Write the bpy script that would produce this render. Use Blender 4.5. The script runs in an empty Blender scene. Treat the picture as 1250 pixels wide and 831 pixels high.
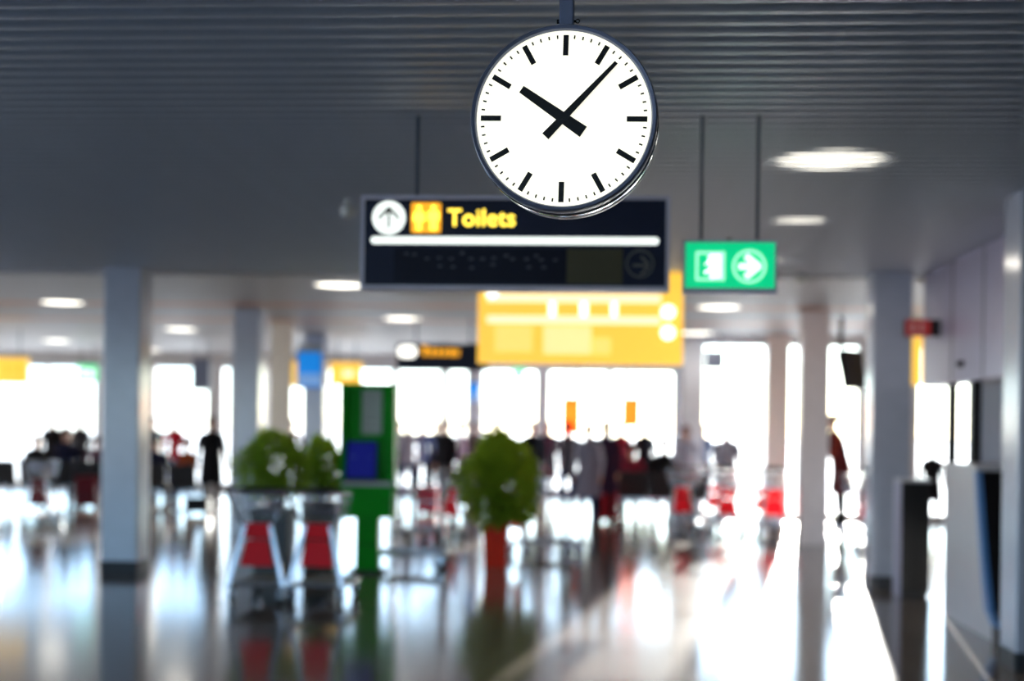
import bpy, bmesh, math, random
from math import sin, cos, pi, radians, atan2, sqrt, tan
from mathutils import Vector, Matrix

# ------------------------------------------------------------------ camera
scene = bpy.context.scene
COL = scene.collection
F = 50.0 / 36.0 * 1250.0            # focal length in pixels of the 1250 px wide frame
PX0, PY0 = 625.0, 522.0             # principal point (lens shifted up)
YAW, ROLL, EYE = radians(4.0), radians(0.75), 1.6
RT = Vector((cos(YAW), sin(YAW), 0)); FW = Vector((-sin(YAW), cos(YAW), 0)); UP = Vector((0, 0, 1))
cam_data = bpy.data.cameras.new('camera'); cam = bpy.data.objects.new('camera', cam_data); COL.objects.link(cam)
xa = RT * cos(ROLL) + UP * sin(ROLL); ya = -RT * sin(ROLL) + UP * cos(ROLL); za = -FW
cam.matrix_world = Matrix(((xa.x, ya.x, za.x, 0), (xa.y, ya.y, za.y, 0), (xa.z, ya.z, za.z, EYE), (0, 0, 0, 1)))
cam_data.lens = 50; cam_data.sensor_width = 36; cam_data.sensor_fit = 'HORIZONTAL'
cam_data.shift_x = 0.0; cam_data.shift_y = (PY0 - 415.5) / 1250.0
cam_data.clip_end = 2000
cam_data.dof.use_dof = True; cam_data.dof.focus_distance = 4.05; cam_data.dof.aperture_fstop = 1.35
scene.camera = cam

# ------------------------------------------------------------------ world, sun, exposure
SUN_AZ, SUN_EL = radians(7.9), radians(10.3)      # azimuth clockwise from +Y
world = bpy.data.worlds.new('sky'); scene.world = world; world.use_nodes = True
wn = world.node_tree.nodes; wl = world.node_tree.links; wn.clear()
wo = wn.new('ShaderNodeOutputWorld'); bg = wn.new('ShaderNodeBackground'); sky = wn.new('ShaderNodeTexSky')
sky.sky_type = 'NISHITA'; sky.sun_disc = False; sky.sun_elevation = SUN_EL; sky.sun_rotation = SUN_AZ
sky.altitude = 0; sky.air_density = 1.0; sky.dust_density = 0.4; sky.ozone_density = 3.0
tint = wn.new('ShaderNodeMix'); tint.data_type = 'RGBA'; tint.blend_type = 'MULTIPLY'; tint.inputs[0].default_value = 1.0
tint.inputs[7].default_value = (0.74, 0.95, 1.30, 1)     # cool camera white balance
haze = wn.new('ShaderNodeMix'); haze.data_type = 'RGBA'; haze.inputs[0].default_value = 0.78     # thin bright cloud veil over the clear sky
haze.inputs[7].default_value = (1.5, 1.5, 1.5, 1)
wl.new(sky.outputs[0], haze.inputs[6]); wl.new(haze.outputs[2], tint.inputs[6]); wl.new(tint.outputs[2], bg.inputs[0]); wl.new(bg.outputs[0], wo.inputs[0]); bg.inputs[1].default_value = 1.0
sd = bpy.data.lights.new('sun', 'SUN'); sun = bpy.data.objects.new('sun', sd); COL.objects.link(sun)
sd.energy = 30.0; sd.angle = radians(0.6); sd.color = (1.0, 0.93, 0.86)
tosun = Vector((sin(SUN_AZ) * cos(SUN_EL), cos(SUN_AZ) * cos(SUN_EL), sin(SUN_EL)))
sun.rotation_euler = tosun.to_track_quat('Z', 'Y').to_euler(); sun.location = (3, 60, 12)
scene.view_settings.view_transform = 'Standard'; scene.view_settings.look = 'None'
scene.view_settings.gamma = 1.0; scene.view_settings.use_curve_mapping = False
scene.view_settings.exposure = 0.82

def portal(x, y, z, w, h, rz):
    """sampling portal in a glazed facade: guides the sky light, gives off none itself"""
    d = bpy.data.lights.new('window_portal', 'AREA'); o = bpy.data.objects.new('window_portal', d); COL.objects.link(o)
    d.shape = 'RECTANGLE'; d.size = w; d.size_y = h; d.cycles.is_portal = True
    o.location = (x, y, z); o.rotation_euler = (radians(90), 0, rz)

# ------------------------------------------------------------------ projection helpers
def ray(px, py):
    u = (px - PX0) / F; v = (PY0 - py) / F
    return u * cos(ROLL) - v * sin(ROLL), u * sin(ROLL) + v * cos(ROLL)
def at(px, py, d):
    a, b = ray(px, py)
    return Vector((0, 0, EYE)) + (RT * a + FW + UP * b) * d
def on_z(px, py, z):
    a, b = ray(px, py)
    return at(px, py, (z - EYE) / b)
def ground(px, py): return on_z(px, py, 0.0)
def on_y(px, py, y):
    a, b = ray(px, py)
    return at(px, py, y / (RT.y * a + FW.y))
def on_x(px, py, x):
    a, b = ray(px, py)
    return at(px, py, x / (RT.x * a + FW.x))

# ------------------------------------------------------------------ materials
def s2l(c): return c / 12.92 if c <= 0.04045 else ((c + 0.055) / 1.055) ** 2.4
def rgb(r, g, b): return (s2l(r / 255), s2l(g / 255), s2l(b / 255))
MATS = {}
def mat(name, col, rough=0.5, metal=0.0, var=0.08, scale=6.0, spec=0.5, bump=0.0, trans=0.0):
    if name in MATS: return MATS[name]
    m = bpy.data.materials.new(name); m.use_nodes = True; MATS[name] = m
    nt = m.node_tree; N = nt.nodes; L = nt.links; b = N['Principled BSDF']
    b.inputs['Roughness'].default_value = rough; b.inputs['Metallic'].default_value = metal
    b.inputs['Specular IOR Level'].default_value = spec
    tc = N.new('ShaderNodeTexCoord'); no = N.new('ShaderNodeTexNoise'); no.inputs['Scale'].default_value = scale
    no.inputs['Detail'].default_value = 3
    L.new(tc.outputs['Object'], no.inputs['Vector'])
    mx = N.new('ShaderNodeMix'); mx.data_type = 'RGBA'
    mx.inputs[6].default_value = tuple(c * (1 - var) for c in col) + (1,)
    mx.inputs[7].default_value = tuple(min(1, c * (1 + var)) for c in col) + (1,)
    L.new(no.outputs['Fac'], mx.inputs[0]); L.new(mx.outputs[2], b.inputs['Base Color'])
    if bump:
        bp = N.new('ShaderNodeBump'); bp.inputs['Strength'].default_value = bump; bp.inputs['Distance'].default_value = 0.01
        L.new(no.outputs['Fac'], bp.inputs['Height']); L.new(bp.outputs[0], b.inputs['Normal'])
    if trans:
        tl = N.new('ShaderNodeBsdfTranslucent'); L.new(mx.outputs[2], tl.inputs['Color'])
        ms = N.new('ShaderNodeMixShader'); ms.inputs[0].default_value = trans
        out = N['Material Output']; L.new(b.outputs[0], ms.inputs[1]); L.new(tl.outputs[0], ms.inputs[2]); L.new(ms.outputs[0], out.inputs[0])
    return m
def glow(name, col, strength):
    """something that gives off light: lamp, lit sign face, screen"""
    if name in MATS: return MATS[name]
    m = mat(name, col, 0.35, var=0.03)
    b = m.node_tree.nodes['Principled BSDF']
    b.inputs['Emission Color'].default_value = tuple(col) + (1,); b.inputs['Emission Strength'].default_value = strength
    return m

def floor_material():
    m = bpy.data.materials.new('polished_stone_floor'); m.use_nodes = True
    N = m.node_tree.nodes; L = m.node_tree.links; b = N['Principled BSDF']
    tc = N.new('ShaderNodeTexCoord')
    br = N.new('ShaderNodeTexBrick'); br.offset = 0.0; br.inputs['Scale'].default_value = 1.0
    br.inputs['Brick Width'].default_value = 0.6; br.inputs['Row Height'].default_value = 0.6; br.inputs['Mortar Size'].default_value = 0.004
    br.inputs['Color1'].default_value = rgb(116, 106, 99) + (1,); br.inputs['Color2'].default_value = rgb(126, 116, 108) + (1,)
    br.inputs['Mortar'].default_value = rgb(84, 76, 70) + (1,)
    L.new(tc.outputs['Object'], br.inputs['Vector'])
    no = N.new('ShaderNodeTexNoise'); no.inputs['Scale'].default_value = 40; no.inputs['Detail'].default_value = 4
    L.new(tc.outputs['Object'], no.inputs['Vector'])
    mx = N.new('ShaderNodeMix'); mx.data_type = 'RGBA'; mx.blend_type = 'MULTIPLY'; mx.inputs[0].default_value = 0.35
    L.new(br.outputs['Color'], mx.inputs[6]); L.new(no.outputs['Color'], mx.inputs[7]); L.new(mx.outputs[2], b.inputs['Base Color'])
    n2 = N.new('ShaderNodeTexNoise'); n2.inputs['Scale'].default_value = 0.7; L.new(tc.outputs['Object'], n2.inputs['Vector'])
    mr = N.new('ShaderNodeMapRange'); mr.inputs[3].default_value = 0.10; mr.inputs[4].default_value = 0.14
    L.new(n2.outputs['Fac'], mr.inputs[0]); L.new(mr.outputs[0], b.inputs['Roughness'])
    b.inputs['Specular IOR Level'].default_value = 0.5
    return m
def glass_material():
    m = bpy.data.materials.new('window_glass'); m.use_nodes = True
    N = m.node_tree.nodes; L = m.node_tree.links; N.clear()
    out = N.new('ShaderNodeOutputMaterial'); tr = N.new('ShaderNodeBsdfTransparent'); gl = N.new('ShaderNodeBsdfGlossy')
    tr.inputs[0].default_value = (0.93, 0.96, 0.96, 1); gl.inputs['Roughness'].default_value = 0.02
    fr = N.new('ShaderNodeFresnel'); fr.inputs[0].default_value = 1.3
    mx = N.new('ShaderNodeMixShader'); L.new(fr.outputs[0], mx.inputs[0]); L.new(tr.outputs[0], mx.inputs[1]); L.new(gl.outputs[0], mx.inputs[2])
    L.new(mx.outputs[0], out.inputs[0]); return m

M = dict(
    floor=floor_material(), glass=glass_material(),
    wall=mat('white_plaster', rgb(205, 205, 208), 0.7), column=mat('column_paint', rgb(182, 186, 200), 0.17, spec=0.9), column_bounce_lit=mat('column_paint_bounce_lit', rgb(228, 214, 208), 0.2, spec=0.8),  # bounce light from the sunlit floor mixed into the far right columns' paint
    plinth=mat('steel_plinth', rgb(90, 88, 90), 0.35, 0.6), dark_plinth=mat('dark_plinth', rgb(40, 42, 46), 0.5),
    slat=mat('ceiling_slat_metal', rgb(196, 202, 214), 0.36, 0.3, 0.05, spec=0.5), void=mat('ceiling_void', rgb(24, 24, 27), 0.9),
    panel=mat('ceiling_panel', rgb(152, 147, 149), 0.5, 0.0), warm_panel=mat('warm_brown_panel', rgb(176, 118, 78), 0.5),  # orange-brown tone for some rows of the far ceiling
    mullion=mat('window_frame_metal', rgb(176, 178, 186), 0.5, 0.2), lilac=mat('shopfront_panel', rgb(172, 166, 190), 0.35, 0.1),
    apron=mat('concrete_apron', rgb(205, 203, 198), 0.9, scale=0.2),
    clock_case=mat('clock_case', rgb(112, 120, 144), 0.4, 0.2, 0.03), chrome=mat('polished_chrome', rgb(205, 210, 216), 0.12, 1.0, 0.03),
    black=mat('black_paint', rgb(12, 11, 13), 0.45, spec=0.3), dial=glow('opal_clock_dial', (1.0, 0.98, 0.82), 0.57),
    sign_navy=mat('sign_navy_face', rgb(36, 42, 62), 0.4, spec=0.12), sign_frame=mat('sign_frame_aluminium', rgb(212, 206, 220), 0.45, 0.0),
    sign_white=glow('lit_sign_white', (0.93, 1.0, 0.93), 0.7), sign_yellow=glow('lit_sign_yellow', (1.0, 0.70, 0.06), 1.5),
    sign_amber=glow('lit_sign_amber', (0.95, 0.40, 0.01), 0.6), display=mat('sign_display_glass', rgb(16, 20, 38), 0.35, spec=0.1),
    display_reflection=mat('sign_display_reflection', rgb(88, 82, 62), 0.4, spec=0.1), ghost=mat('sign_unlit_marks', rgb(66, 70, 84), 0.4), ghost2=mat('sign_unlit_marks_tinted', rgb(112, 110, 100), 0.4),
    exit_green=glow('lit_exit_green', (0.0, 0.62, 0.24), 0.5), exit_white=glow('lit_exit_white', (0.88, 1.0, 0.95), 0.8),
    exit_pale=glow('lit_exit_pale', (0.42, 0.95, 0.66), 0.62),
    rod=mat('rod_blue_grey', rgb(62, 74, 92), 0.5, 0.3), board_yellow=glow('lit_board_yellow', (1.0, 0.60, 0.07), 0.5),
    board_pale=glow('lit_board_pale', (1.0, 0.84, 0.55), 0.62), board_white=glow('lit_board_white', (1.0, 0.98, 0.9), 1.3),
    lamp=glow('ceiling_lamp_diffuser', (1.0, 0.95, 0.82), 2.0), lamp_rim=mat('lamp_rim', rgb(160, 156, 150), 0.4, 0.4),
    kiosk=mat('kiosk_green', rgb(0, 165, 22), 0.45, spec=0.15), kiosk_dark=mat('kiosk_dark_green', rgb(0, 80, 14), 0.45, spec=0.15),
    screen_blue=glow('blue_kiosk_screen', (0.004, 0.008, 0.22), 0.22), notice=mat('notice_paper', rgb(190, 198, 190), 0.6),
    info_blue=glow('blue_info_screen', (0.0, 0.22, 0.72), 0.42), info_pale=glow('pale_blue_screen', (0.16, 0.32, 0.62), 0.42),
    red=mat('trolley_red', rgb(255, 8, 30), 0.45, spec=0.2), dark_red=mat('dark_red_panel', rgb(112, 12, 16), 0.45), silver=mat('trolley_aluminium', rgb(190, 194, 204), 0.25, 0.9),
    rubber=mat('black_rubber', rgb(22, 22, 24), 0.6), pot=mat('red_orange_pot', rgb(236, 52, 18), 0.4, spec=0.2), soil=mat('potting_soil', rgb(48, 36, 28), 0.95),
    black_pot=mat('black_planter', rgb(24, 24, 28), 0.4), leaf=mat('leaf_green', rgb(160, 190, 62), 0.5, spec=0.2, var=0.55, scale=9.0, trans=0.5),
    bark=mat('stem_bark', rgb(92, 62, 40), 0.8), dark=mat('black_laminate', rgb(14, 13, 15), 0.35), bench=mat('bench_black', rgb(20, 20, 24), 0.45),
    desk=mat('desk_white_panel', rgb(190, 188, 192), 0.3), desk_blue=mat('desk_blue_edge', rgb(84, 132, 190), 0.3), orange=mat('orange_banner', rgb(255, 150, 70), 0.6, trans=0.6),
    banner=mat('white_banner_cloth', rgb(245, 240, 232), 0.8, trans=0.6), grey_box=mat('blue_grey_box', rgb(120, 128, 150), 0.5),
    board_soft=glow('lit_board_soft', (1.0, 0.68, 0.16), 0.56), board_soft2=glow('lit_board_soft_pale', (1.0, 0.74, 0.30), 0.60),
    red_sign=glow('dim_red_sign', (0.30, 0.02, 0.02), 0.30), sign_light=mat('pale_sign_marks', rgb(210, 180, 170), 0.5),
    white_plastic=mat('white_plastic', rgb(215, 213, 205), 0.4), skin=mat('skin', rgb(190, 140, 115), 0.55),
)

# ------------------------------------------------------------------ mesh collector
class MB:
    def __init__(s): s.v = []; s.f = []
    def add(s, vs, fs):
        o = len(s.v); s.v += [tuple(v) for v in vs]; s.f += [tuple(i + o for i in f) for f in fs]; return s
    def box(s, x0, x1, y0, y1, z0, z1, c=0.0):
        if c <= 0:
            vs = [(x, y, z) for x in (x0, x1) for y in (y0, y1) for z in (z0, z1)]
            return s.add(vs, [(0, 1, 3, 2), (4, 6, 7, 5), (0, 4, 5, 1), (2, 3, 7, 6), (0, 2, 6, 4), (1, 5, 7, 3)])
        r = [(x0 + c, y0), (x1 - c, y0), (x1, y0 + c), (x1, y1 - c), (x1 - c, y1), (x0 + c, y1), (x0, y1 - c), (x0, y0 + c)]
        vs = [(x, y, z0) for x, y in r] + [(x, y, z1) for x, y in r]
        fs = [tuple(range(7, -1, -1)), tuple(range(8, 16))] + [(i, (i + 1) % 8, 8 + (i + 1) % 8, 8 + i) for i in range(8)]
        return s.add(vs, fs)
    def loft(s, rings, cap=True, closed=True):
        n = len(rings[0]); vs = [p for r in rings for p in r]; fs = []
        for k in range(len(rings) - 1):
            for i in range(n if closed else n - 1):
                j = (i + 1) % n; fs.append((k * n + i, k * n + j, (k + 1) * n + j, (k + 1) * n + i))
        if cap: fs += [tuple(range(n - 1, -1, -1)), tuple(range((len(rings) - 1) * n, len(rings) * n))]
        return s.add(vs, fs)
    def tube(s, pts, r, n=8, cap=True):
        pts = [Vector(p) for p in pts]; rs = r if isinstance(r, (list, tuple)) else [r] * len(pts); rings = []
        for i, p in enumerate(pts):
            t = (pts[min(i + 1, len(pts) - 1)] - pts[max(i - 1, 0)]).normalized()
            a = Vector((0, 0, 1)) if abs(t.z) < 0.9 else Vector((1, 0, 0))
            e1 = t.cross(a).normalized(); e2 = t.cross(e1)
            rings.append([p + (e1 * cos(2 * pi * k / n) + e2 * sin(2 * pi * k / n)) * rs[i] for k in range(n)])
        return s.loft(rings, cap)
    def bar(s, p, q, w, h):
        p, q = Vector(p), Vector(q); t = (q - p).normalized(); a = Vector((0, 0, 1)) if abs(t.z) < 0.9 else Vector((0, 1, 0))
        e1 = t.cross(a).normalized() * (w / 2); e2 = t.cross(e1).normalized() * (h / 2)
        return s.loft([[c + e1 + e2, c - e1 + e2, c - e1 - e2, c + e1 - e2] for c in (p, q)])
    def lathe(s, prof, n=24, axis='z', c=(0, 0, 0), cap=True, sx=1.0, sy=1.0):
        rings = []
        for r, h in prof:
            R = []
            for k in range(n):
                a = 2 * pi * k / n; u, v = r * cos(a) * sx, r * sin(a) * sy
                R.append({'z': (c[0] + u, c[1] + v, c[2] + h), 'y': (c[0] + u, c[1] + h, c[2] + v), 'x': (c[0] + h, c[1] + u, c[2] + v)}[axis])
            rings.append(R)
        return s.loft(rings, cap)
    def poly(s, pts, y0, y1):
        n = len(pts); vs = [(x, y0, z) for x, z in pts] + [(x, y1, z) for x, z in pts]
        return s.add(vs, [tuple(range(n)), tuple(range(2 * n - 1, n - 1, -1))] + [(i, (i + 1) % n, n + (i + 1) % n, n + i) for i in range(n)])
    def ring2(s, outer, inner, y0, y1):
        n = len(outer); vs = [(x, y0, z) for x, z in outer] + [(x, y0, z) for x, z in inner] + [(x, y1, z) for x, z in outer] + [(x, y1, z) for x, z in inner]
        fs = []
        for i in range(n):
            j = (i + 1) % n
            fs += [(i, j, n + j, n + i), (2 * n + i, 3 * n + i, 3 * n + j, 2 * n + j), (i, 2 * n + i, 2 * n + j, j), (n + i, n + j, 3 * n + j, 3 * n + i)]
        return s.add(vs, fs)
    def ball(s, c, r, n=12, m=8, sc=(1, 1, 1)):
        prof = [(max(1e-4, r * sin(pi * k / m)), -r * cos(pi * k / m)) for k in range(m + 1)]
        o = len(s.v); s.lathe(prof, n)
        for i in range(o, len(s.v)):
            x, y, z = s.v[i]; s.v[i] = (c[0] + x * sc[0], c[1] + y * sc[1], c[2] + z * sc[2])
        return s
    def build(s, name, m, parent=None, smooth=False, loc=None):
        me = bpy.data.meshes.new(name); me.from_pydata(s.v, [], s.f); me.validate()
        bm = bmesh.new(); bm.from_mesh(me); bmesh.ops.recalc_face_normals(bm, faces=bm.faces); bm.to_mesh(me); bm.free()
        for mm in (m if isinstance(m, (list, tuple)) else [m]): me.materials.append(mm)
        if smooth:
            me.shade_smooth()
            try: me.set_sharp_from_angle(angle=radians(40))
            except Exception: pass
        o = bpy.data.objects.new(name, me); COL.objects.link(o)
        if parent: o.parent = parent
        if loc is not None: o.location = loc
        return o
def circle(cx, cz, r, n=40): return [(cx + r * cos(2 * pi * k / n), cz + r * sin(2 * pi * k / n)) for k in range(n)]
def rrect(x0, x1, z0, z1, r, n=6):
    P = []
    for cx, cz, a0 in ((x1 - r, z1 - r, 0), (x0 + r, z1 - r, pi / 2), (x0 + r, z0 + r, pi), (x1 - r, z0 + r, 1.5 * pi)):
        P += [(cx + r * cos(a0 + pi / 2 * k / n), cz + r * sin(a0 + pi / 2 * k / n)) for k in range(n + 1)]
    return P
def seg2(x0, z0, x1, z1, w0, w1=None):
    w1 = w0 if w1 is None else w1; l = sqrt((x1 - x0) ** 2 + (z1 - z0) ** 2); nx, nz = -(z1 - z0) / l, (x1 - x0) / l
    return [(x0 + nx * w0 / 2, z0 + nz * w0 / 2), (x0 - nx * w0 / 2, z0 - nz * w0 / 2), (x1 - nx * w1 / 2, z1 - nz * w1 / 2), (x1 + nx * w1 / 2, z1 + nz * w1 / 2)]

def tag(o, label, cat, group=None, kind=None):
    o['label'] = label; o['category'] = cat
    if group: o['group'] = group
    if kind: o['kind'] = kind
    return o
def thing(name, label, cat, loc=(0, 0, 0), rz=0.0, group=None, kind=None):
    o = bpy.data.objects.new(name, None); COL.objects.link(o); o.empty_display_size = 0.1
    o.location = loc; o.rotation_euler = (0, 0, rz); return tag(o, label, cat, group, kind)
def copy_tree(o, parent=None):
    c = o.copy(); COL.objects.link(c); c.parent = parent
    for ch in [k for k in o.children]: copy_tree(ch, c)
    return c
def struct(o): o['kind'] = 'structure'; return o

# ------------------------------------------------------------------ the setting
ZC, ZC2 = 3.25, 3.32                 # slatted ceiling near, panel ceiling far
YS, YB, YR = 15.35, 34.0, 26.0       # end of slats, rear facade, right facade
XC = 1.45                            # corner where the rear facade steps forward
XL, XW = -16.5, 3.25                 # left facade, shopfront plane
YN = -6.0
struct(MB().box(XL - 1, XC + 0.15, YN - 0.3, YB + 0.25, -0.15, 0.0).box(XC + 0.15, 14, YN - 0.3, YR + 0.2, -0.15, 0.0).build('floor', M['floor']))
struct(MB().box(-150, 160, -120, 420, -0.6, -0.16).build('ground', M['apron']))
ceil = struct(MB().box(XL - 1, 14, YN - 1, YS, ZC + 0.10, ZC + 0.3).build('ceiling', M['void']))
# slats of the near ceiling, each one its own piece
prof = []
W2, Hs = 0.050, 0.05
for k in range(9):
    a = pi * k / 8; prof.append((-W2 * cos(a), -0.042 * sin(a)))
me_slat = None
pitch = 0.152
ny = int((YS - 4.6) / pitch)
for i in range(ny):
    y = YS - 0.1 - i * pitch
    if me_slat is None:
        m = MB(); ring = [(W2, Hs)] + [(p, h) for p, h in reversed(prof)] + [(-W2, Hs)]
        m.loft([[(x, p, h) for p, h in ring] for x in (-12.0, 3.9)])
        o = m.build('ceiling_slat', M['slat'], ceil, smooth=True); me_slat = o.data
    else:
        o = bpy.data.objects.new('ceiling_slat', me_slat); COL.objects.link(o); o.parent = ceil
    o.location = (0, y, ZC + 0.042)
struct(MB().box(XL - 1, 14, YN - 1, 4.5, ZC - 0.01, ZC + 0.09).build('ceiling_soffit', M['slat']))
far = struct(MB().box(XL - 1, XC + 0.15, YS, YB + 0.3, ZC2 + 0.012, ZC2 + 0.3).box(XC + 0.15, 9.7, YS, YR + 0.25, ZC2 + 0.012, ZC2 + 0.3).build('ceiling_far', M['panel']))
me_p = {}
yy = YS + 0.05; i = 0
while yy < YB - 0.2:                 # wide metal panels of the far ceiling with shadow joints
    warm = any(abs(yy + 0.3 - t) < 0.31 for t in (19.7, 23.0))
    xe = 9.5 if yy + 0.6 < YR + 0.2 else XC + 0.1
    key = 'warm_panel' if warm else 'panel'; mk = key; key = key + str(xe)
    if key not in me_p:
        o = MB().box(XL, xe, 0.0, 0.585, -0.02, 0.012).build('ceiling_panel', M[mk], far); me_p[key] = o.data
    else:
        o = bpy.data.objects.new('ceiling_panel', me_p[key]); COL.objects.link(o); o.parent = far
    o.location = (0, yy, ZC2); yy += 0.6; i += 1
# fascia between the two ceilings
struct(MB().box(XL, 9.5, YS - 0.06, YS + 0.03, ZC - 0.02, ZC2 + 0.2).build('trim_1', M['panel']))

# facades: solid piers, lintel and glazed bays
GL = M['glass']
wcount = [0]
def bay(p0, p1, z0, z1, nx=1, transom=None):
    """one glazed bay between two floor points: frame with mullions and a pane per light"""
    wcount[0] += 1
    p0 = Vector(p0); p1 = Vector(p1); L = (p1 - p0).length; a = atan2(p1.y - p0.y, p1.x - p0.x)
    root = bpy.data.objects.new('window_%d' % wcount[0], None); COL.objects.link(root); root.location = (p0.x, p0.y, 0); root.rotation_euler = (0, 0, a)
    root['kind'] = 'structure'
    fr = MB(); t = 0.03
    fr.box(0, L, -0.05, 0.05, z0, z0 + 2 * t).box(0, L, -0.05, 0.05, z1 - 2 * t, z1)
    for k in range(nx + 1): x = L * k / nx; fr.box(max(0, x - t), min(L, x + t), -0.05, 0.05, z0 + 2 * t, z1 - 2 * t)
    fr.build('window_frame', M['mullion'], root)
    for k in range(nx):
        MB().box(L * k / nx + t, L * (k + 1) / nx - t, -0.006, 0.006, z0 + 2 * t, z1 - 2 * t).build('pane', GL, root)
def xr(px): return on_y(px, 560, YB).x
def xq(px): return on_y(px, 560, YR).x
wb = MB(); ZT = 3.02
wb.box(XL, XC + 0.15, YB - 0.1, YB + 0.25, ZT, ZC2 + 0.3)
wb.box(XL, XC + 0.15, YB - 0.1, YB + 0.2, 0, 0.10)
edges = [(-340, -160), (-150, -10), (-4, 117), (124, 176), (188, 254), (270, 281), (327, 404), (408, 478), (484, 538), (546, 570), (587, 655), (668, 742), (745, 822)]
prev = XL
for a, b in edges:
    x0, x1 = xr(a), xr(b)
    if x0 - prev > 0.02: wb.box(prev, x0, YB - 0.1, YB + 0.2, 0.1, ZT)
    bay((x0, YB + 0.05, 0), (x1, YB + 0.05, 0), 0.10, ZT, 2 if b - a > 100 else 1); prev = x1
wb.box(prev, XC + 0.15, YB - 0.1, YB + 0.2, 0.1, ZT)
struct(wb.build('wall_back', M['wall']))
wr = MB(); ZT2 = 3.2
wr.box(XC - 0.12, 9.5, YR - 0.1, YR + 0.2, ZT2, ZC2 + 0.3).box(XC - 0.12, 9.5, YR - 0.1, YR + 0.15, 0, 0.08)
prev = xq(832)
for a, b in [(856, 934), (951, 1000), (1008, 1048), (1056, 1110), (1118, 1190), (1200, 1280)]:
    x0, x1 = xq(a), xq(b); wr.box(prev, x0, YR - 0.1, YR + 0.15, 0.08, ZT2); bay((x0, YR + 0.03, 0), (x1, YR + 0.03, 0), 0.08, ZT2); prev = x1
wr.box(prev, 9.5, YR - 0.1, YR + 0.15, 0.08, ZT2)
struct(wr.build('wall_right_facade', M['wall']))
ws = MB(); ws.box(XC, XC + 0.15, YR + 0.2, YB, 3.1, ZC2 + 0.3).box(XC, XC + 0.15, YR + 0.2, YB, 0, 0.08)
struct(ws.build('wall_return', M['wall'])); bay((XC + 0.07, YR + 0.25, 0), (XC + 0.07, YB - 0.15, 0), 0.08, 3.1, 4)
wl_ = MB(); wl_.box(XL - 0.2, XL, YN, YB, 3.15, ZC2 + 0.3).box(XL - 0.2, XL, YN, YB, 0, 0.1); wl_.box(XL - 0.2, XL, YN, -5.5, 0.1, 3.15).box(XL - 0.2, XL, 24, YB, 0.1, 3.15)
struct(wl_.build('wall_left', M['wall'])); bay((XL - 0.1, -5.5, 0), (XL - 0.1, 24, 0), 0.1, 3.15, 12)
wf = MB(); wf.box(XL, 14, YN - 0.2, YN, 3.15, ZC + 0.2).box(XL, 14, YN - 0.2, YN, 0, 0.1).box(0, 14, YN - 0.2, YN, 0.1, 3.15)
struct(wf.build('wall_front', M['grey_box'])); bay((XL, YN - 0.1, 0), (0, YN - 0.1, 0), 0.1, 3.15, 9)
portal((XL + XC) / 2, YB + 0.3, 1.55, XC - XL, 2.95, radians(180))
portal((XC + 9.5) / 2, YR + 0.25, 1.65, 9.5 - XC, 3.2, radians(180))
portal(XL - 0.25, 9.25, 1.65, 29.5, 3.1, radians(-90))
portal(XL / 2, YN - 0.25, 1.65, -XL, 3.1, 0)
struct(MB().box(9.5, 9.7, 15.6, YR + 0.2, 0, ZC2 + 0.3).build('wall_right_far', M['wall']))

# shopfront on the right: fascia over dark openings, rear wall, side wall
y0f, y1f = 10.35, on_x(1127, 420, XW).y
fas = struct(MB().box(XW, XW + 0.22, y0f, y1f, 2.085, ZC + 0.12).build('wall_right', M['lilac']))
for y in (11.55, 12.75, 13.9):
    MB().box(XW - 0.004, XW + 0.02, y, y + 0.025, 2.09, ZC + 0.1).build('panel_joint', M['dark_plinth'], fas)
struct(MB().box(XW, XW + 0.22, YN, 9.7, 0, ZC + 0.12).build('wall_right_near', M['dark_plinth']))
struct(MB().box(6.8, 7.0, YN, 15.6, 0, ZC + 0.12).box(XW + 0.3, 6.8, 9.3, 9.5, 0, ZC + 0.12).build('wall_shop_inside', M['dark']))
for k, (pa, pb) in enumerate(((1160, 1165), (1188, 1193))):
    a = on_x(pa, 600, XW + 0.05); 
    MB().box(XW + 0.02, XW + 0.10, a.y - 0.05, a.y + 0.05, 0, 2.085).build('shop_post', M['dark'], fas)
s_ = on_x(1206, 500, XW + 0.05)
st = MB().box(XW + 0.6, XW + 0.75, 12.9, 15.3, 0, 2.3).box(XW + 0.55, 6.8, 15.3, 15.5, 0, ZC + 0.1)  # rear section kept and shaped to block sun from the right-hand floor
struct(st.build('wall_partition_sun_block', M['grey_box']))

# ------------------------------------------------------------------ columns
def column(x, y, label, plinth='dark_plinth', w=0.4, top=ZC2, paint='column'):
    t = thing('column', label, 'column', (x, y, 0), 0, 'square hall columns', 'thing'); h = w / 2
    MB().box(-h, h, -h, h, 0.0, top, 0.012).build('shaft', M[paint], t)
    MB().box(-h - 0.006, h + 0.006, -h - 0.006, h + 0.006, 0.0, 0.13, 0.012).build('plinth', M[plinth], t)
    return t
column(-5.21, 15.0, 'square grey column at the front left with a white lit side and dark foot', top=ZC)
column(-5.40, 20.9, 'square grey column behind the two red trolleys and left plants', 'column')
column(-5.55, 26.4, 'slim far grey column carrying the blue information screen', 'column')
column(2.86, 15.0, 'square grey column with steel foot beside the tall black cabinet', 'plinth', top=ZC)
column(2.86, 20.5, 'pale grey column standing in the sunlit floor among trolleys', 'column_bounce_lit', paint='column_bounce_lit')
column(2.93, 25.6, 'distant pale column in front of the right window wall', 'column_bounce_lit', paint='column_bounce_lit')
column(2.93, 9.98, 'nearest dark blue column cut by the right picture edge', top=ZC)

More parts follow.
